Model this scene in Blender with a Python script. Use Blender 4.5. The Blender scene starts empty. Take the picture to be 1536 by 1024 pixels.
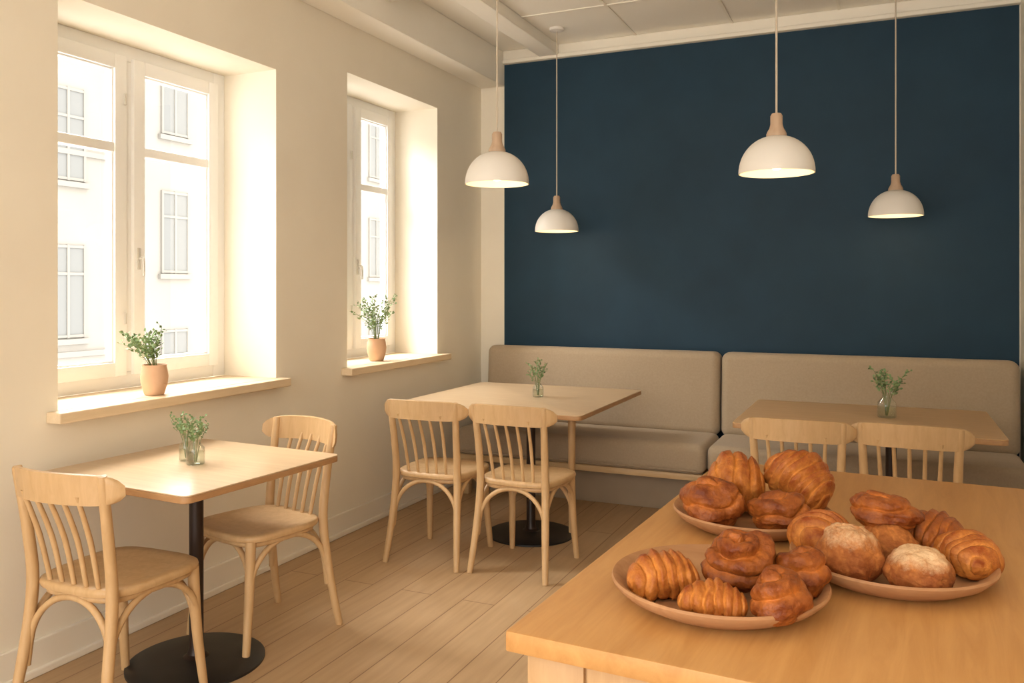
import bpy, bmesh, math, random
from mathutils import Vector, Matrix, noise
random.seed(7)
D2R = math.pi/180
SC = bpy.context.scene
COL = SC.collection

# ------------------------------------------------------------------ materials
def new_mat(name):
    m = bpy.data.materials.new(name); m.use_nodes = True
    nt = m.node_tree; nt.nodes.clear()
    out = nt.nodes.new('ShaderNodeOutputMaterial')
    b = nt.nodes.new('ShaderNodeBsdfPrincipled')
    nt.links.new(b.outputs[0], out.inputs[0])
    return m, nt, b, out

def srgb(r, g, b):
    f = lambda c: (c/255/12.92) if c/255 <= .04045 else ((c/255+.055)/1.055)**2.4
    return (f(r), f(g), f(b), 1)

def noise_mat(name, c1, c2, scale=6, rough=.6, bump=0.0, bscale=80, stretch=(1,1,1), detail=4, spec=.5, sheen=0, bdist=.002):
    m, nt, b, out = new_mat(name)
    tc = nt.nodes.new('ShaderNodeTexCoord'); mp = nt.nodes.new('ShaderNodeMapping')
    mp.inputs['Scale'].default_value = stretch
    nt.links.new(tc.outputs['Object'], mp.inputs[0])
    n = nt.nodes.new('ShaderNodeTexNoise'); n.inputs['Scale'].default_value = scale; n.inputs['Detail'].default_value = detail
    nt.links.new(mp.outputs[0], n.inputs['Vector'])
    r = nt.nodes.new('ShaderNodeValToRGB')
    r.color_ramp.elements[0].position = .3; r.color_ramp.elements[1].position = .7
    r.color_ramp.elements[0].color = c1; r.color_ramp.elements[1].color = c2
    nt.links.new(n.outputs[0], r.inputs[0]); nt.links.new(r.outputs[0], b.inputs['Base Color'])
    b.inputs['Roughness'].default_value = rough
    b.inputs['Specular IOR Level'].default_value = spec
    if sheen: b.inputs['Sheen Weight'].default_value = sheen
    if bump:
        n2 = nt.nodes.new('ShaderNodeTexNoise'); n2.inputs['Scale'].default_value = bscale; n2.inputs['Detail'].default_value = 3
        nt.links.new(mp.outputs[0], n2.inputs['Vector'])
        bp = nt.nodes.new('ShaderNodeBump'); bp.inputs['Strength'].default_value = bump; bp.inputs['Distance'].default_value = bdist
        nt.links.new(n2.outputs[0], bp.inputs['Height']); nt.links.new(bp.outputs[0], b.inputs['Normal'])
    return m

def flat_mat(name, c, rough=.5, metal=0, spec=.5):
    m, nt, b, out = new_mat(name)
    b.inputs['Base Color'].default_value = c; b.inputs['Roughness'].default_value = rough
    b.inputs['Metallic'].default_value = metal; b.inputs['Specular IOR Level'].default_value = spec
    return m

def emis_mat(name, c, s):
    m, nt, b, out = new_mat(name)
    b.inputs['Base Color'].default_value = c
    b.inputs['Emission Color'].default_value = c; b.inputs['Emission Strength'].default_value = s
    return m

def glass_mat(name, refl=.08, tint=(1,1,1,1), rough=.02):
    m = bpy.data.materials.new(name); m.use_nodes = True
    nt = m.node_tree; nt.nodes.clear()
    out = nt.nodes.new('ShaderNodeOutputMaterial'); mx = nt.nodes.new('ShaderNodeMixShader')
    t = nt.nodes.new('ShaderNodeBsdfTransparent'); g = nt.nodes.new('ShaderNodeBsdfGlossy')
    t.inputs[0].default_value = tint; g.inputs['Roughness'].default_value = rough
    lw = nt.nodes.new('ShaderNodeLayerWeight'); lw.inputs[0].default_value = .25
    ma = nt.nodes.new('ShaderNodeMath'); ma.operation = 'MULTIPLY_ADD'
    ma.inputs[1].default_value = refl*4; ma.inputs[2].default_value = refl*.5
    nt.links.new(lw.outputs['Facing'], ma.inputs[0]); nt.links.new(ma.outputs[0], mx.inputs[0])
    nt.links.new(t.outputs[0], mx.inputs[1]); nt.links.new(g.outputs[0], mx.inputs[2]); nt.links.new(mx.outputs[0], out.inputs[0])
    return m

def wood_mat(name, c1, c2, stretch, rough=.4, spec=.5, scale=5):
    m, nt, b, out = new_mat(name)
    tc = nt.nodes.new('ShaderNodeTexCoord'); mp = nt.nodes.new('ShaderNodeMapping'); mp.inputs['Scale'].default_value = stretch
    nt.links.new(tc.outputs['Object'], mp.inputs[0])
    n = nt.nodes.new('ShaderNodeTexNoise'); n.inputs['Scale'].default_value = scale; n.inputs['Detail'].default_value = 6
    n.inputs['Roughness'].default_value = .62; n.inputs['Distortion'].default_value = .6
    nt.links.new(mp.outputs[0], n.inputs['Vector'])
    r = nt.nodes.new('ShaderNodeValToRGB')
    r.color_ramp.elements[0].position = .28; r.color_ramp.elements[1].position = .68
    r.color_ramp.elements[0].color = c1; r.color_ramp.elements[1].color = c2
    nt.links.new(n.outputs[0], r.inputs[0]); nt.links.new(r.outputs[0], b.inputs['Base Color'])
    b.inputs['Roughness'].default_value = rough; b.inputs['Specular IOR Level'].default_value = spec
    bp = nt.nodes.new('ShaderNodeBump'); bp.inputs['Strength'].default_value = .15; bp.inputs['Distance'].default_value = .001
    nt.links.new(n.outputs[0], bp.inputs['Height']); nt.links.new(bp.outputs[0], b.inputs['Normal'])
    return m

M_WALL = noise_mat('wall_cream_plaster', srgb(240,231,213), srgb(245,237,220), 2, .85, .12, 60)
M_BLUE = noise_mat('wall_navy_paint', srgb(19,50,69), srgb(23,56,76), 3, .62, .1, 90, spec=.35)
M_CEIL = noise_mat('ceiling_paint', srgb(247,241,229), srgb(249,244,233), 2, .9)
M_TRIM = flat_mat('trim_paint', srgb(244,237,222), .5)
M_FRAME = flat_mat('window_frame_paint', srgb(251,251,250), .4)
M_SILL = wood_mat('sill_wood', srgb(218,194,158), srgb(230,208,176), (8,.8,8), .45)
M_TABLE = wood_mat('table_birch', srgb(202,172,136), srgb(216,188,152), (.7,9,9), .3, .5)
M_TABLE2 = wood_mat('table_oak', srgb(192,154,110), srgb(206,170,126), (.7,9,9), .38, .5)
M_EDGE = wood_mat('table_edge', srgb(168,126,84), srgb(186,144,100), (2,2,12), .5)
M_COUNTER = wood_mat('counter_oak', srgb(182,130,74), srgb(202,152,93), (8,.7,8), .40, .35, 4)
M_CBODY = wood_mat('counter_panel', srgb(184,144,98), srgb(200,162,116), (8,8,.8), .5)
M_CHAIR = wood_mat('chair_beech', srgb(192,155,109), srgb(209,174,129), (6,6,1.2), .42)
M_BLACK = noise_mat('black_steel', srgb(20,20,22), srgb(27,27,28), 20, .45)
M_POLE = flat_mat('brown_steel', srgb(46,32,26), .4, .3)
M_FABRIC = noise_mat('bench_fabric', srgb(170,151,126), srgb(177,158,133), 90, .95, .3, 420, sheen=.15, bdist=.0015)
M_BENCHW = wood_mat('bench_wood', srgb(196,162,116), srgb(210,178,134), (.8,8,8), .5)
M_PANEL = noise_mat('bench_plinth', srgb(150,131,108), srgb(160,141,118), 4, .8)
M_SHADE = noise_mat('pendant_white', srgb(228,222,213), srgb(234,229,221), 3, .5)
M_SHADEIN = flat_mat('pendant_inner', srgb(252,240,215), .6)
M_CAP = wood_mat('pendant_wood_cap', srgb(180,152,126), srgb(196,168,142), (8,8,1), .5)
M_CORD = flat_mat('pendant_cord', srgb(202,188,168), .6)
M_BULB = emis_mat('bulb_glow', (1,.80,.50,1), 4.5)
M_POT = noise_mat('terracotta', srgb(204,162,130), srgb(218,180,148), 8, .8, .2, 60)
M_SOIL = flat_mat('soil', srgb(60,42,30), .95)
M_LEAF = noise_mat('leaf_green', srgb(96,124,78), srgb(150,174,122), 25, .6)
M_STEM = flat_mat('stem_green', srgb(116,130,80), .7)
M_GLASSV = glass_mat('vase_glass', .16, (.93,.95,.93,1))
M_WATER = glass_mat('vase_water', .06, (.9,.93,.88,1))
M_WIN = glass_mat('window_glass', .03)
M_PLATE = wood_mat('plate_wood', srgb(164,117,78), srgb(186,140,99), (1,7,7), .62, .3)
M_METAL = flat_mat('handle_metal', srgb(220,217,210), .35, .4)
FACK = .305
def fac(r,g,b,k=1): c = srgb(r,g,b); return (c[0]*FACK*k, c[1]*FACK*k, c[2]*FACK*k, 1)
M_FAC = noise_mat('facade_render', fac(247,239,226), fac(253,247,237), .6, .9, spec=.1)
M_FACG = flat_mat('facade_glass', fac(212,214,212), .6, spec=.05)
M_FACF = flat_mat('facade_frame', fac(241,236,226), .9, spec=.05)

def pastry_mat(name, dark, light, flour=False):
    m, nt, b, out = new_mat(name)
    at = nt.nodes.new('ShaderNodeAttribute'); at.attribute_name = 'crust'
    tc = nt.nodes.new('ShaderNodeTexCoord')
    n = nt.nodes.new('ShaderNodeTexNoise'); n.inputs['Scale'].default_value = 26; n.inputs['Detail'].default_value = 8
    n.inputs['Roughness'].default_value = .72
    nt.links.new(tc.outputs['Object'], n.inputs['Vector'])
    ad = nt.nodes.new('ShaderNodeMath'); ad.operation = 'MULTIPLY_ADD'; ad.inputs[1].default_value = 1.35
    nt.links.new(n.outputs[0], ad.inputs[0]); nt.links.new(at.outputs['Fac'], ad.inputs[2])
    sb = nt.nodes.new('ShaderNodeMath'); sb.operation = 'SUBTRACT'; sb.inputs[1].default_value = .13
    nt.links.new(ad.outputs[0], sb.inputs[0])
    r = nt.nodes.new('ShaderNodeValToRGB')
    e = r.color_ramp.elements
    e[0].position = .40; e[0].color = light; e[1].position = 1.0; e[1].color = dark
    e2 = e.new(.70); e2.color = tuple((light[i]*.42+dark[i]*.58) for i in range(3))+(1,)
    nt.links.new(sb.outputs[0], r.inputs[0])
    last = r.outputs[0]
    if flour:
        fl = nt.nodes.new('ShaderNodeAttribute'); fl.attribute_name = 'flour'
        n3 = nt.nodes.new('ShaderNodeTexNoise'); n3.inputs['Scale'].default_value = 55; n3.inputs['Detail'].default_value = 8
        n3.inputs['Roughness'].default_value = .8
        nt.links.new(tc.outputs['Object'], n3.inputs['Vector'])
        mu = nt.nodes.new('ShaderNodeMath'); mu.operation = 'MULTIPLY'
        nt.links.new(n3.outputs[0], mu.inputs[0]); nt.links.new(fl.outputs['Fac'], mu.inputs[1])
        rr = nt.nodes.new('ShaderNodeValToRGB'); rr.color_ramp.elements[0].position = .32; rr.color_ramp.elements[1].position = .64
        rr.color_ramp.elements[1].color = (.85,.85,.85,1)
        nt.links.new(mu.outputs[0], rr.inputs[0])
        mx = nt.nodes.new('ShaderNodeMix'); mx.data_type = 'RGBA'
        nt.links.new(rr.outputs[0], mx.inputs[0]); nt.links.new(last, mx.inputs[6]); mx.inputs[7].default_value = srgb(230,196,154)
        last = mx.outputs[2]
    nt.links.new(last, b.inputs['Base Color'])
    b.inputs['Roughness'].default_value = .46 if not flour else .75
    b.inputs['Specular IOR Level'].default_value = .32
    n4 = nt.nodes.new('ShaderNodeTexNoise'); n4.inputs['Scale'].default_value = 80; n4.inputs['Detail'].default_value = 6
    nt.links.new(tc.outputs['Object'], n4.inputs['Vector'])
    bp = nt.nodes.new('ShaderNodeBump'); bp.inputs['Strength'].default_value = .9; bp.inputs['Distance'].default_value = .005
    nt.links.new(n4.outputs[0], bp.inputs['Height']); nt.links.new(bp.outputs[0], b.inputs['Normal'])
    return m
M_CROI = pastry_mat('croissant_crust', srgb(140,62,14), srgb(226,150,70))
M_ROLL = pastry_mat('roll_crust', srgb(110,48,12), srgb(204,120,50))
M_BUN = pastry_mat('bun_crust', srgb(130,66,24), srgb(206,132,68), True)

def floor_mat():
    m, nt, b, out = new_mat('floor_planks')
    tc = nt.nodes.new('ShaderNodeTexCoord'); mp = nt.nodes.new('ShaderNodeMapping')
    mp.inputs['Rotation'].default_value = (0,0,math.pi/2)
    nt.links.new(tc.outputs['Object'], mp.inputs[0])
    br = nt.nodes.new('ShaderNodeTexBrick'); br.inputs['Scale'].default_value = 1
    br.inputs['Brick Width'].default_value = 3.4; br.inputs['Row Height'].default_value = .16
    br.inputs['Mortar Size'].default_value = .0025; br.inputs['Mortar Smooth'].default_value = .2; br.offset = .37
    br.inputs['Color1'].default_value = srgb(195,164,126); br.inputs['Color2'].default_value = srgb(186,154,116)
    br.inputs['Mortar'].default_value = srgb(138,106,74)
    nt.links.new(mp.outputs[0], br.inputs['Vector'])
    mp2 = nt.nodes.new('ShaderNodeMapping'); mp2.inputs['Scale'].default_value = (12,.9,1)
    nt.links.new(tc.outputs['Object'], mp2.inputs[0])
    n = nt.nodes.new('ShaderNodeTexNoise'); n.inputs['Scale'].default_value = 3; n.inputs['Detail'].default_value = 6
    nt.links.new(mp2.outputs[0], n.inputs['Vector'])
    r = nt.nodes.new('ShaderNodeValToRGB'); r.color_ramp.elements[0].position=.3; r.color_ramp.elements[1].position=.7
    r.color_ramp.elements[0].color=(.89,.87,.85,1); r.color_ramp.elements[1].color=(1.04,1.04,1.04,1)
    nt.links.new(n.outputs[0], r.inputs[0])
    mx = nt.nodes.new('ShaderNodeMix'); mx.data_type='RGBA'; mx.blend_type='MULTIPLY'; mx.inputs[0].default_value=1
    nt.links.new(br.outputs[0], mx.inputs[6]); nt.links.new(r.outputs[0], mx.inputs[7])
    nt.links.new(mx.outputs[2], b.inputs['Base Color'])
    b.inputs['Roughness'].default_value=.5
    bp = nt.nodes.new('ShaderNodeBump'); bp.inputs['Strength'].default_value=.3; bp.inputs['Distance'].default_value=.002; bp.invert=True
    nt.links.new(br.outputs['Fac'], bp.inputs['Height']); nt.links.new(bp.outputs[0], b.inputs['Normal'])
    return m
M_FLOOR = floor_mat()

# ------------------------------------------------------------------ builder
class B:
    def __init__(s): s.bm = bmesh.new(); s.mats = []
    def mi(s, m):
        if m not in s.mats: s.mats.append(m)
        return s.mats.index(m)
    def merge(s, t, m):
        i = s.mi(m)
        for f in t.faces: f.material_index = i
        me = bpy.data.meshes.new('tmp'); t.to_mesh(me); t.free()
        s.bm.from_mesh(me); bpy.data.meshes.remove(me)
    def box(s, a, b, m, bevel=0, seg=2, rot=None, pivot=None):
        t = bmesh.new(); bmesh.ops.create_cube(t, size=1)
        c = [(a[i]+b[i])/2 for i in range(3)]; d = [abs(b[i]-a[i]) for i in range(3)]
        for v in t.verts: v.co = Vector((c[0]+v.co.x*d[0], c[1]+v.co.y*d[1], c[2]+v.co.z*d[2]))
        if bevel: bmesh.ops.bevel(t, geom=t.edges[:], offset=bevel, segments=seg, profile=.5, affect='EDGES')
        if rot is not None:
            p = Vector(pivot or c)
            for v in t.verts: v.co = p + rot @ (v.co-p)
        s.merge(t, m)
    def tube(s, pts, rad, m, seg=10, sub=6, flat=1):
        P = [Vector(p) for p in pts]; n = len(P)
        R = rad if isinstance(rad, (list, tuple)) else [rad]*n
        S = []; RR = []
        if n == 2 or sub <= 1:
            S = P; RR = list(R)
        else:
            for i in range(n-1):
                p0 = P[max(i-1,0)]; p1 = P[i]; p2 = P[i+1]; p3 = P[min(i+2,n-1)]
                for k in range(sub):
                    t = k/sub
                    S.append(.5*((2*p1)+(-p0+p2)*t+(2*p0-5*p1+4*p2-p3)*t*t+(-p0+3*p1-3*p2+p3)*t**3))
                    RR.append(R[i]*(1-t)+R[i+1]*t)
            S.append(P[-1]); RR.append(R[-1])
        t = bmesh.new(); rings = []; up = None
        for i, p in enumerate(S):
            d = (S[min(i+1,len(S)-1)]-S[max(i-1,0)]).normalized()
            if up is None:
                up = Vector((0,0,1)) if abs(d.z) < .9 else Vector((1,0,0))
            x = up.cross(d).normalized(); y = d.cross(x).normalized(); up = y
            rings.append([t.verts.new(p+x*math.cos(2*math.pi*k/seg)*RR[i]+y*math.sin(2*math.pi*k/seg)*RR[i]*flat) for k in range(seg)])
        for a, b in zip(rings, rings[1:]):
            for k in range(seg): t.faces.new((a[k], a[(k+1)%seg], b[(k+1)%seg], b[k]))
        t.faces.new(rings[0][::-1]); t.faces.new(rings[-1])
        bmesh.ops.recalc_face_normals(t, faces=t.faces[:])
        s.merge(t, m)
    def lathe(s, prof, m, seg=40, c=(0,0,0)):
        t = bmesh.new(); rings = []
        for r, z in prof:
            if r < 1e-5: rings.append([t.verts.new((c[0],c[1],c[2]+z))])
            else: rings.append([t.verts.new((c[0]+r*math.cos(2*math.pi*k/seg), c[1]+r*math.sin(2*math.pi*k/seg), c[2]+z)) for k in range(seg)])
        for a, b in zip(rings, rings[1:]):
            for k in range(seg):
                k2 = (k+1)%seg
                if len(a)==1 and len(b)==1: continue
                if len(a)==1: t.faces.new((a[0], b[k2], b[k]))
                elif len(b)==1: t.faces.new((a[k], a[k2], b[0]))
                else: t.faces.new((a[k], a[k2], b[k2], b[k]))
        bmesh.ops.recalc_face_normals(t, faces=t.faces[:])
        s.merge(t, m)
    def slab(s, outline, z0, z1, m, bevel=.004):
        t = bmesh.new()
        a = [t.verts.new((x,y,z0)) for x,y in outline]
        f = t.faces.new(a); r = bmesh.ops.extrude_face_region(t, geom=[f])
        top = [v for v in r['geom'] if isinstance(v, bmesh.types.BMVert)]
        for v in top: v.co.z = z1
        bmesh.ops.recalc_face_normals(t, faces=t.faces[:])
        if bevel:
            ed = [e for e in t.edges if abs(e.verts[0].co.z-e.verts[1].co.z) < 1e-6]
            bmesh.ops.bevel(t, geom=ed, offset=bevel, segments=3, profile=.5, affect='EDGES')
        s.merge(t, m)
    def finish(s, name, loc=(0,0,0), rz=0, smooth=35, parent=None):
        me = bpy.data.meshes.new(name); s.bm.to_mesh(me); s.bm.free()
        for m in s.mats: me.materials.append(m)
        for p in me.polygons: p.use_smooth = True
        me.set_sharp_from_angle(angle=smooth*D2R)
        return inst(me, name, loc, rz, parent)
def inst(me, name, loc, rz=0, parent=None):
    o = bpy.data.objects.new(name, me); COL.objects.link(o)
    o.location = loc; o.rotation_euler = (0,0,rz*D2R)
    if parent: o.parent = parent
    return o
def rrect(w, d, r, n=6, cx=0, cy=0):
    o = []
    for sx, sy, a0 in ((1,1,0),(-1,1,90),(-1,-1,180),(1,-1,270)):
        for k in range(n+1):
            a = (a0+90*k/n)*D2R
            o.append((cx+sx*(w/2-r)+r*math.cos(a), cy+sy*(d/2-r)+r*math.sin(a)))
    return o

# ------------------------------------------------------------------ room shell
WX = -2.85; WO = -3.30; DY = 5.82; RX = .73; Y0 = -2.2; CZ = 3.2; SILL = .925
W1 = (2.20, 3.44, 2.53); W2 = (4.06, 5.13, 2.66)

b = B(); b.box((WO-.1,Y0,-.12),(RX+.15,DY+.15,0),M_FLOOR); b.finish('floor')
b = B()
b.box((WO,Y0,0),(WX,DY,SILL),M_WALL)
b.box((WO,Y0,SILL),(WX,W1[0],CZ),M_WALL)
b.box((WO,W1[1],SILL),(WX,W2[0],CZ),M_WALL)
b.box((WO,W2[1],SILL),(WX,DY,CZ),M_WALL)
b.box((WO,W1[0],W1[2]),(WX,W1[1],CZ),M_WALL)
b.box((WO,W2[0],W2[2]),(WX,W2[1],CZ),M_WALL)
b.finish('wall_left', smooth=20)
b = B(); b.box((WO,DY,0),(RX+.15,DY+.15,CZ),M_WALL)
b.box((-2.65,DY-.008,0),(RX-.008,DY+.01,3.10),M_BLUE); b.finish('wall_back', smooth=20)
b = B(); b.box((RX,Y0,0),(RX+.15,DY,CZ),M_WALL); b.finish('wall_right', smooth=20)
b = B(); b.box((WO,Y0,CZ),(RX+.15,DY+.15,CZ+.15),M_CEIL)
for y in (0.6,1.5,2.4,3.3,4.2,5.1): b.box((-2.2,y-.008,CZ-.006),(RX,y+.008,CZ+.01),M_TRIM)
for x in (-1.62,-.95,-.28,.39): b.box((x-.008,Y0,CZ-.007),(x+.008,DY,CZ+.01),M_TRIM)
b.finish('ceiling', smooth=20)
b = B(); b.box((WX,Y0,2.94),(-2.65,DY,CZ),M_CEIL,.006)
b.box((-2.35,Y0,3.12),(-2.2,DY-.03,CZ),M_CEIL,.006)
b.box((-2.65,4.05,3.08),(-2.2,4.2,CZ),M_CEIL,.006)
b.finish('trim_1', smooth=20)
b = B(); b.box((-2.65,DY-.05,3.10),(RX,DY,3.13),M_TRIM,.008); b.box((-2.65,DY-.035,3.13),(RX,DY,CZ),M_TRIM,.006)
b.finish('trim_2', smooth=20)
for nm, a, c in (('baseboard_left',(WX,Y0,0),(WX+.018,DY-.02,.13)),('baseboard_right',(RX-.018,2.6,0),(RX,5.1,.12))):
    b = B(); b.box(a,c,M_TRIM,.004)
    if nm=='baseboard_left': b.box((WX,Y0,0),(WX+.028,DY-.02,.03),M_TRIM,.006)
    b.finish(nm, smooth=20)

def window(name, y0, y1, z1, zbar):
    b = B(); xw = -3.19; z0 = .955
    def fr(ya, yb, za, zb, w, x0, x1, bev=.004):
        b.box((x0,ya,za),(x1,ya+w,zb),M_FRAME,bev); b.box((x0,yb-w,za),(x1,yb,zb),M_FRAME,bev)
        b.box((x0,ya+w,za),(x1,yb-w,za+w),M_FRAME,bev); b.box((x0,ya+w,zb-w),(x1,yb-w,zb),M_FRAME,bev)
    fr(y0,y1,z0,z1,.08,xw-.06,xw+.0)
    ym = (y0+y1)/2
    b.box((xw-.06,ym-.04,z0+.07),(xw,ym+.04,z1-.07),M_FRAME,.004)
    for a, c in ((y0+.065,ym-.02),(ym+.02,y1-.065)):
        fr(a,c,z0+.06,z1-.06,.064,xw-.045,xw+.018)
        fr(a+.059,c-.059,z0+.119,z1-.119,.014,xw-.03,xw+.006,.003)
        b.box((xw-.04,a+.06,zbar-.022),(xw+.012,c-.06,zbar+.022),M_FRAME,.004)
        b.box((xw-.022,a+.06,z0+.12),(xw-.018,c-.06,z1-.12),M_WIN)
    b.box((xw+.018,ym+.035,1.50),(xw+.026,ym+.055,1.60),M_METAL,.003)
    b.tube([(xw+.026,ym+.045,1.55),(xw+.05,ym+.045,1.55),(xw+.052,ym+.045,1.47)],.006,M_METAL,8,3)
    for z in (1.25,2.25):
        b.tube([(xw+.02,ym-.03,z),(xw+.02,ym-.03,z+.05)],.007,M_METAL,8)
    b.finish(name, smooth=25)
window('window_1', *W1, 2.05)
window('window_2', *W2, 2.08)
b = B(); b.box((-3.19,W1[0],SILL),(WX,W1[1],.955),M_SILL); b.box((WX,2.15,SILL-.012),(-2.775,3.47,.955),M_SILL,.006); b.finish('trim_3', smooth=20)
b = B(); b.box((-3.19,W2[0],SILL),(WX,W2[1],.955),M_SILL); b.box((WX,4.0,SILL-.012),(-2.775,5.2,.955),M_SILL,.006); b.finish('trim_4', smooth=20)

# opposite building
b = B(); FX = -14
b.box((FX-.5,-6,-8),(FX,40,16),M_FAC)
y = -2.0
while y < 38:
    off = -1.25 if y < 12.2 else 0
    for k in range(-3,4):
        z = 1.71+off+2.95*k
        b.box((FX,y-.45,z-.12),(FX+.08,y+.45,z-.02),M_FACF)
        b.box((FX-.02,y-.375,z+.005),(FX+.02,y+.375,z+1.745),M_FACG)
        for yy in (y-.38,y-.025,y+.33): b.box((FX+.001,yy,z),(FX+.045,yy+.05,z+1.75),M_FACF)
        for zz in (z+.01,z+1.18,z+1.69): b.box((FX+.002,y-.37,zz),(FX+.04,y+.37,zz+.05),M_FACF)
    y += 2.6
for z in (.2,4.0): b.box((FX,-6,z-.1),(FX+.05,12.2,z),M_FACF)
b.box((FX,12.25,-8),(FX+.1,12.4,16),M_FACF)
b.finish('building_facade', smooth=20)

# ------------------------------------------------------------------ chair
def make_chair():
    b = B(); m = M_CHAIR
    pts = []
    for k in range(48):
        a = 2*math.pi*k/48; c, s = math.cos(a), math.sin(a)
        e = .52
        x = math.copysign(abs(c)**e, c)*.212; y = math.copysign(abs(s)**e, s)*.207
        x *= 1 + .05*(y/.205)
        pts.append((x, y))
    t = bmesh.new()
    rings = []
    def ringv(sc, z): return [t.verts.new((x*sc, y*sc, z)) for x, y in pts]
    rings.append(ringv(.93,.434)); rings.append(ringv(.985,.439)); rings.append(ringv(1,.450)); rings.append(ringv(.99,.459)); rings.append(ringv(.95,.464))
    rings.append(ringv(.8,.461)); rings.append(ringv(.5,.455)); rings.append(ringv(.2,.453))
    for r0, r1 in zip(rings, rings[1:]):
        for k in range(48): t.faces.new((r0[k], r0[(k+1)%48], r1[(k+1)%48], r1[k]))
    t.faces.new(rings[0][::-1]); t.faces.new(rings[-1])
    b.merge(t, m)
    b.tube([(x*.86,y*.86,.426) for x,y in pts[::3]]+[(pts[0][0]*.86,pts[0][1]*.86,.426)], .014, m, 8, 3, 1)
    for sx in (-1,1):
        b.tube([(sx*.205,-.255,0),(sx*.188,-.215,.22),(sx*.178,-.19,.44),(sx*.180,-.205,.62),(sx*.188,-.235,.82),(sx*.189,-.237,.83)],
               [.0145,.0185,.0195,.018,.0165,.010], m, 12, 6)
        b.tube([(sx*.188,.195,0),(sx*.176,.172,.22),(sx*.170,.160,.44)], [.0145,.0185,.021], m, 12, 5)
        A = []
        for k in range(9):
            u = k/8; a = math.pi*u
            A.append((sx*(.183-.004*math.sin(a)), .178-.385*(1-math.cos(a))/2*1.0, .18+.245*math.sin(a)**.75))
        A[0] = (sx*.178,.176,.17); A[-1] = (sx*.190,-.215,.17)
        b.tube(A, .0115, m, 8, 3)
    for yy, wx in ((.170,.175),(-.205,.185)):
        A = []
        for k in range(9):
            a = math.pi*k/8
            A.append((-wx*math.cos(a), yy*(1-.10*math.sin(a)), .18+.242*math.sin(a)**.75))
        b.tube(A, .0115, m, 8, 3)
    t = bmesh.new(); N = 32; prof = []
    for i in range(N+1):
        u = -1+2*i/N
        x = .238*u; yb = -.287+.080*u*u
        hh = .050*max(1-abs(u)**9,0)**.5
        hh = max(hh, .016)
        zc = .790+.010*(1-u*u)
        d = .0095
        lean = .12
        ring = []
        for (dy, dz) in ((-d,-1),(-d*.9,-.5),(-d,0),(-d*.9,.5),(-d,.94),(0,1.0),(d,.94),(d*.9,.5),(d,0),(d*.9,-.5),(d,-1),(0,-1.04)):
            ring.append(t.verts.new((x+dy*u*.5, yb+dy-lean*dz*hh, zc+dz*hh)))
        prof.append(ring)
    for r0, r1 in zip(prof, prof[1:]):
        n = len(r0)
        for k in range(n): t.faces.new((r0[k], r1[k], r1[(k+1)%n], r0[(k+1)%n]))
    t.faces.new(prof[0]); t.faces.new(prof[-1][::-1])
    bmesh.ops.recalc_face_normals(t, faces=t.faces[:])
    b.merge(t, m)
    for u in (-.6,-.3,0,.3,.6):
        b.tube([(.150*u/.6*.72,-.178,.455),(.150*u/.6*.76,-.215,.62),(.150*u/.6*.80,-.279+.075*(u*.6)**2,.775)], [.008,.009,.0075], m, 8, 4)
    return b
ch = make_chair().finish('dining_chair', (-2.395,2.085,0), 1, 50)
cme = ch.data
for x, y, r in ((-2.365,2.745,167),(-2.165,3.965,1),(-1.680,3.985,-2),(-.36,4.10,0),(.10,4.14,-3)):
    inst(cme, 'dining_chair', (x,y,0), r)

# ------------------------------------------------------------------ tables
def table(name, x0, x1, y0, y1, px, py, mt, r=.25, legs=(), rz=0):
    cx, cy = (x0+x1)/2, (y0+y1)/2
    b = B(); w, d = x1-x0, y1-y0
    b.slab(rrect(w,d,.03), .723, .745, M_EDGE, .003)
    b.slab(rrect(w,d,.03), .7452, .75, mt, .0015)
    X, Y = px-cx, py-cy
    b.box((X-.17,Y-.17,.708),(X+.17,Y+.17,.723),M_BLACK,.003)
    b.lathe([(0,.708),(.055,.708),(.055,.69),(.026,.68),(.026,.06),(.034,.035),(.05,.022)],M_POLE,24,(X,Y,0))
    b.lathe([(0,.026),(.05,.024),(r*.5,.019),(r-.01,.013),(r,.009),(r,0),(0,0)],M_BLACK,56,(X,Y,0))
    for lx, ly in legs:
        b.tube([(lx-cx,ly-cy,0),(lx-cx,ly-cy,.36),(lx-cx,ly-cy,.723)],[.017,.02,.024],M_CHAIR,14,2)
    b.finish(name, (cx,cy,0), rz, 30)
table('cafe_table', -2.785,-2.02,2.055,2.825, -2.39,2.43, M_TABLE, .25, (), -3.5)
table('cafe_table', -2.61,-1.45,4.13,5.34, -1.87,4.47, M_TABLE, .25, ((-1.65,4.55),))
table('cafe_table', -.70,.49,4.24,5.18, .02,4.70, M_TABLE2, .25)

# ------------------------------------------------------------------ banquette
def bench(x0, x1):
    b = B(); c = (x0+x1)/2
    b.box((x0-c,-.235,.43),(x1-c,-.050,.985),M_FABRIC,.055,6,Matrix.Rotation(-3*D2R,3,'X'),(0,-.06,.43))
    b.box((x0-c,-.69,.275),(x1-c,-.16,.462),M_FABRIC,.05,6)
    b.box((x0-c+.01,-.665,.235),(x1-c-.01,-.02,.275),M_BENCHW,.005)
    b.box((x0-c+.03,-.50,0),(x1-c-.03,-.02,.236),M_PANEL,.004)
    for xx in (x0-c+.05,x1-c-.05):
        b.box((xx-.03,-.655,0),(xx+.03,-.60,.236),M_BENCHW,.006)
    b.tube([(x0-c+.05,-.693,.30),(x1-c-.05,-.693,.30)],.004,M_FABRIC,8)
    b.finish('banquette_bench', (c,DY-.012,0), 0, 40)
bench(-2.70,-1.005); bench(-.995,.705)

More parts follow.
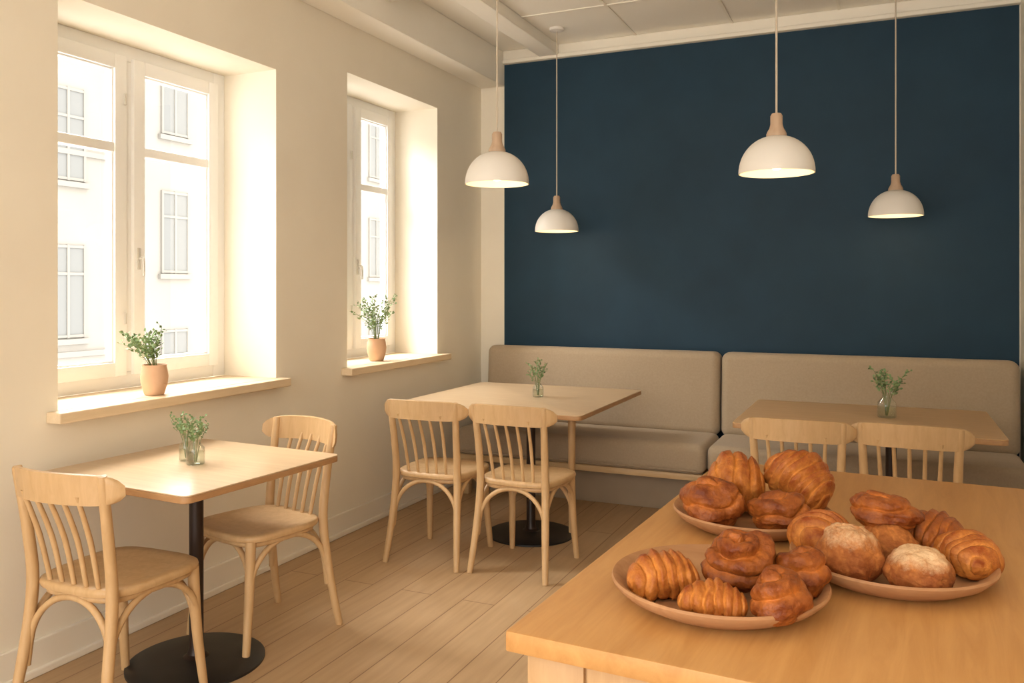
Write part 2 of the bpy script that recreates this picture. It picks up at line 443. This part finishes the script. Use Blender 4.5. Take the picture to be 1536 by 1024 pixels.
# ------------------------------------------------------------------ counter (slightly turned)
b = B()
b.box((0,0,.868),(1.15,1.40,.90),M_COUNTER,.004)
b.box((.03,.04,0),(1.14,1.37,.868),M_CBODY,.003)
b.box((.022,.032,.0),(.115,.05,.862),M_CBODY,.002)
b.box((.12,.032,.0),(1.13,.05,.862),M_CBODY,.002)
b.finish('serving_counter', (-.528,1.16,0), -3, 25)

# ------------------------------------------------------------------ plates + pastry
def plate(x, y, R):
    b = B()
    b.lathe([(0,0),(R*.66,0),(R*.74,.003),(R*.91,.018),(R*.99,.031),(R,.036),(R*.988,.040),(R*.95,.038),(R*.88,.026),(R*.78,.014),(R*.7,.011),(0,.010)],M_PLATE,72)
    b.finish('wooden_plate',(x,y,.9005),20,40)
plate(-.255,1.415,.176); plate(.006,1.655,.172); plate(-.268,1.885,.168)

def pastry(name, fn, mat, loc, rot, nu=64, nv=40):
    bm = bmesh.new(); lc = bm.verts.layers.float.new('crust'); lf = bm.verts.layers.float.new('flour')
    def mk(u, v):
        p, c, f = fn(u, v); w = bm.verts.new(p); w[lc] = c; w[lf] = f; return w
    top = mk(0,0); bot = mk(1,0)
    rings = [[mk(i/nu, k/nv) for k in range(nv)] for i in range(1,nu)]
    for k in range(nv):
        bm.faces.new((top, rings[0][k], rings[0][(k+1)%nv])); bm.faces.new((bot, rings[-1][(k+1)%nv], rings[-1][k]))
    for a, c in zip(rings, rings[1:]):
        for k in range(nv): bm.faces.new((a[k], c[k], c[(k+1)%nv], a[(k+1)%nv]))
    bmesh.ops.recalc_face_normals(bm, faces=bm.faces[:])
    me = bpy.data.meshes.new(name); bm.to_mesh(me); bm.free(); me.materials.append(mat)
    for p in me.polygons: p.use_smooth = True
    R = Matrix.Rotation(rot[2]*D2R,3,'Z') @ Matrix.Rotation(rot[1]*D2R,3,'Y') @ Matrix.Rotation(rot[0]*D2R,3,'X')
    for v in me.vertices: v.co = R @ v.co
    zmin = min(v.co.z for v in me.vertices)
    for v in me.vertices: v.co.z -= zmin
    o = bpy.data.objects.new(name, me); COL.objects.link(o); o.location = loc
    return o

def croissant(loc, L, Rr, n=7, bend=.012, rot=(0,0,0), mat=None, hz=.85, seed=0):
    def fn(u, v):
        s = -math.cos(math.pi*u); a = 2*math.pi*v
        base = max(1-abs(s)**2.3, 0)**.55
        ph = s*n/2*(1+.15*s)+.30*math.sin(a+seed)+.30*noise.noise(Vector((s*2.2,math.cos(a)*1.2,math.sin(a)*1.2+seed)))
        fr = ph-math.floor(ph)
        bump = min(1, 2.6*fr)*(1-.55*fr**2) if fr < .93 else (1-fr)/.07*.5
        r = Rr*base*(.82+.23*bump)*(1+.16*noise.noise(Vector((s*2,math.cos(a),math.sin(a)+seed))))
        r *= 1+.035*noise.noise(Vector((s*9,math.cos(a)*5,math.sin(a)*5+seed)))
        y = r*math.cos(a); z = r*math.sin(a)*hz
        z = max(z, -Rr*hz*.62)
        up = .5+.5*math.sin(a)
        cr = .46*bump*(.4+.6*up)+.05*up-.10
        return Vector((L*s, y-bend*(s*s*2-1), z)), cr, 0
    return pastry('croissant', fn, mat or M_CROI, loc, rot, 120, 48)

def roll(loc, R, H, rot=(0,0,0), turns=3, seed=0, amp=.2, sy=.9):
    def fn(u, v):
        ph = math.pi*u; a = 2*math.pi*v
        rho = math.sin(ph); zz = math.cos(ph)
        w = noise.noise(Vector((math.cos(a)*1.1,math.sin(a)*1.1,u*2+seed)))
        t = u*turns*1.6+a/(2*math.pi)+.30*w
        fr = t-math.floor(t)
        bump = math.sin(math.pi*fr)**.5
        k = 1-amp+amp*bump
        if zz < -.3: k = 1-amp*.5
        k *= 1+.20*noise.noise(Vector((rho*math.cos(a)*1.4,rho*math.sin(a)*1.4,seed+zz)))
        k *= 1+.04*noise.noise(Vector((math.cos(a)*rho*6,math.sin(a)*rho*6,zz*6+seed)))
        z = H*zz*k
        return Vector((R*rho**.85*math.cos(a)*k, R*sy*rho**.85*math.sin(a)*k, max(z,-H*.65))), -.06+.38*bump, 0
    return pastry('cinnamon_roll', fn, M_ROLL, loc, rot, 90, 80)

def bun(loc, R, H, rot=(0,0,0), seed=0, fl=1):
    def fn(u, v):
        ph = math.pi*u; a = 2*math.pi*v
        d = Vector((math.sin(ph)*math.cos(a), math.sin(ph)*math.sin(a), math.cos(ph)))
        k = 1+.13*noise.noise(d*1.6+Vector((seed,0,0)))+.04*noise.noise(d*6+Vector((0,seed,0)))+.025*noise.noise(d*14)
        crack = abs(noise.noise(d*1.9+Vector((seed,seed,0))))
        if crack < .06 and d.z > -.1: k -= .055*(1-crack/.06)
        p = Vector((R*d.x*k, R*d.y*k, max(H*d.z*k, -H*.62)))
        return p, .0+.30*max(0,1-d.z*.7)-.15*(crack<.06), fl*max(0,min(1.2,.30+d.z*1.2))
    return pastry('bread_bun', fn, M_BUN, loc, rot, 64, 64)

PZ = .913
croissant((-.337,1.365,PZ+.002), .060,.050,7,.010,(0,0,25),seed=1)
roll((-.222,1.427,PZ+.004), .061,.058,(24,0,20),3.4,1,.26)
croissant((-.243,1.300,PZ+.004), .053,.038,7,.006,(0,0,6),seed=2)
roll((-.148,1.322,PZ+.006), .051,.043,(0,-10,60),2.2,3,.20,.8)
roll((-.125,1.440,PZ+.004), .048,.046,(0,10,100),2.2,5,.20)
# back plate
roll((-.338,1.805,PZ+.004), .068,.058,(8,0,10),1.8,7,.18,.85)
roll((-.205,1.815,PZ+.004), .063,.048,(0,6,150),2.2,14,.20)
croissant((-.312,1.938,PZ+.010), .064,.076,4,.008,(0,6,15),M_CROI,.98,seed=6)
croissant((-.178,1.957,PZ+.008), .079,.066,8,.014,(0,30,-35),M_CROI,1.0,seed=8)
# right plate
bun((-.060,1.580,PZ+.004), .055,.056,seed=2,fl=.80)
bun((.050,1.566,PZ+.004), .053,.042,seed=5,fl=1.0)
croissant((-.110,1.682,PZ+.005), .058,.054,6,.008,(0,-8,75),seed=9)
bun((.000,1.690,PZ), .054,.046,seed=8,fl=.1)
croissant((.075,1.768,PZ+.006), .066,.056,7,.010,(0,0,-25),M_ROLL,seed=3)
croissant((.128,1.680,PZ+.006), .060,.050,6,.010,(0,0,-60),seed=11)
roll((-.006,1.725,.972), .062,.036,(0,4,0),2.0,9,.18)

# ------------------------------------------------------------------ pendants
def pendant(x, y, z):
    b = B(); R=.15; H=.150
    outer = []
    for k in range(15):
        a = math.pi/2*(1-k/16)
        outer.append((R*math.sin(a)**.93, H*math.cos(a)))
    prof = [(R,-.004)]+outer+[(.034,H+.002),(.031,H+.012)]
    prof = [p for p in prof if p[0] >= .031]
    b.lathe(prof,M_SHADE,56)
    ip = [(R,-.004),(R-.004,-.004)]+[((R-.005)*math.sin(a)**.93,(H-.006)*math.cos(a)) for a in [math.pi/2*(1-k/12) for k in range(13)]]
    b.lathe(ip,M_SHADEIN,56)
    b.lathe([(0,H-.006),(.040,H-.004),(.040,H+.006),(.036,H+.016),(.028,H+.030),(.024,H+.046),(.024,H+.080),(.018,H+.090),(0,H+.091)],M_CAP,32)
    b.lathe([(0,H-.01),(.018,H-.01),(.018,H-.05),(0,H-.05)],M_METAL,20)
    b.lathe([(0,.09),(.015,.088),(.028,.068),(.033,.045),(.028,.024),(.014,.012),(0,.010)],M_BULB,24)
    T = CZ-z
    b.tube([(0,0,H+.08),(0,0,T-.02)],.0042,M_CORD,8)
    b.lathe([(0,T-.001),(.05,T-.001),(.05,T-.018),(.03,T-.026),(0,T-.026)],M_SHADE,28)
    o = b.finish('pendant_lamp',(x,y,z),0,45)
    l = bpy.data.lights.new('pendant_bulb_light','POINT'); l.energy = .8; l.color = (1,.78,.5); l.shadow_soft_size = .03
    lo = bpy.data.objects.new('pendant_bulb_light',l); COL.objects.link(lo); lo.parent = o; lo.location = (0,0,.0)
for p in ((-1.67,3.58,1.905),(-2.075,5.42,1.805),(-.41,3.57,1.885),(.048,5.42,1.838)): pendant(*p)

# ------------------------------------------------------------------ plants
def leaf(t, p, d, s):
    d = d.normalized(); side = d.cross(Vector((random.uniform(-1,1),random.uniform(-1,1),random.uniform(.2,1)))).normalized()
    nrm = side.cross(d)
    a = t.verts.new(p); c = t.verts.new(p+d*s); l = t.verts.new(p+d*s*.5+side*s*.40+nrm*s*.1); r = t.verts.new(p+d*s*.5-side*s*.40+nrm*s*.1)
    l2 = t.verts.new(p+d*s*.82+side*s*.25+nrm*s*.05); r2 = t.verts.new(p+d*s*.82-side*s*.25+nrm*s*.05); mm = t.verts.new(p+d*s*.55)
    t.faces.new((a,mm,l)); t.faces.new((a,r,mm)); t.faces.new((mm,c,l2)); t.faces.new((mm,l2,l)); t.faces.new((mm,r2,c)); t.faces.new((mm,r,r2))
def foliage(b, z0, n, hgt, spread, ls, lean=(0,0), r0=.01, per=13, s0=.35):
    t = bmesh.new()
    for i in range(n):
        a = 2*math.pi*i/n+random.uniform(-.3,.3); q = random.uniform(.35,1)
        h = hgt*random.uniform(.6,1)
        e = Vector((math.cos(a)*spread*q+lean[0]*h, math.sin(a)*spread*q+lean[1]*h, z0+h))
        s = Vector((math.cos(a)*r0, math.sin(a)*r0, z0))
        m = s.lerp(e,.5)+Vector((-math.cos(a)*spread*.15,-math.sin(a)*spread*.15,h*.08))
        b.tube([s,m,e],[.0016,.0013,.0008],M_STEM,5,4)
        for k in range(per):
            u = s0+(1-s0)*k/(per-1)
            p = (s*(1-u)**2+m*2*u*(1-u)+e*u*u)
            d = Vector((random.uniform(-1,1),random.uniform(-1,1),random.uniform(-.1,.9))).normalized()
            q2 = p+d*random.uniform(.3,1.5)*ls
            leaf(t,p,d,ls*random.uniform(.7,1.2))
            leaf(t,q2,(d+Vector((random.uniform(-.6,.6),random.uniform(-.6,.6),.3))),ls*random.uniform(.6,1.1))
            b.tube([p,q2],.0006,M_STEM,4,1)
    b.merge(t,M_LEAF)
def pot_plant(loc, n, hgt, spread, lean, k=1):
    b = B()
    b.lathe([(r*k,z*k) for r,z in [(0,0),(.036,0),(.041,.004),(.054,.05),(.057,.078),(.053,.105),(.049,.122),(.052,.130),(.047,.130),(.044,.12),(.045,.108),(0,.108)]],M_POT,36)
    b.lathe([(0,.112*k),(.044*k,.111*k)],M_SOIL,24)
    foliage(b,.11*k,n,hgt,spread,.018,lean,.012)
    b.finish('potted_plant',loc,0,60)
pot_plant((-2.885,2.69,.9555),15,.18,.10,(-.1,-.35))
pot_plant((-2.93,4.49,.9555),18,.29,.22,(.0,-.1),1.08)
def vase(loc, h, r, n, hgt, spread, ls=.012):
    b = B()
    prof = [(0,0),(r*.9,0),(r,.004),(r,h*.45),(r*.95,h*.6),(r*.5,h*.78),(r*.48,h*.9),(r*.6,h)]
    b.lathe(prof,M_GLASSV,28); b.lathe([(0,.003),(r*.92,.003),(r*.92,h*.45),(0,h*.45)],M_WATER,28)
    if n: foliage(b,.01,n,hgt,spread,ls,(0,0),.004,12,.6)
    b.finish('glass_vase',loc,0,60)
vase((-2.470,2.46,.7505),.10,.028,7,.17,.07,.013)
vase((-2.385,2.42,.7505),.105,.034,6,.17,.06,.013)
vase((-1.94,4.75,.7505),.10,.034,9,.21,.07,.015)
vase((.0,4.73,.7505),.13,.046,11,.24,.095,.018)

# ------------------------------------------------------------------ lights
w = bpy.data.worlds.new('World'); SC.world = w; w.use_nodes = True
bg = w.node_tree.nodes['Background']; bg.inputs[0].default_value = (1,.965,.91,1); bg.inputs[1].default_value = 3.4
s = bpy.data.lights.new('sun','SUN'); s.energy = 1.0; s.angle = 5*D2R; s.color = (1,.95,.87)
so = bpy.data.objects.new('sun',s); COL.objects.link(so)
so.rotation_euler = Vector((-.6,-.3,-.75)).to_track_quat('-Z','Y').to_euler()
def area(name, loc, to, sx, sy, e, c):
    l = bpy.data.lights.new(name,'AREA'); l.shape='RECTANGLE'; l.size=sx; l.size_y=sy; l.energy=e; l.color=c
    o = bpy.data.objects.new(name,l); COL.objects.link(o); o.location = loc
    o.rotation_euler = (Vector(to)-Vector(loc)).to_track_quat('-Z','Y').to_euler(); return o
area('added_window_fill',(-5.4,3.7,4.4),(-2.2,3.2,.7),5.2,2.0,900,(1,.97,.92))  # added lamp, out of view above the windows, boosts daylight coming in

# ------------------------------------------------------------------ camera
cam = bpy.data.cameras.new('camera'); co = bpy.data.objects.new('camera',cam); COL.objects.link(co)
co.location = (0,0,1.42); co.rotation_euler = (90*D2R,0,23.99*D2R)
cam.sensor_width = 36; cam.lens = 1263/1536*36; cam.shift_y = -82/1536; cam.clip_start=.02
SC.camera = co
SC.view_settings.view_transform = 'Standard'
SC.view_settings.exposure = 0.36
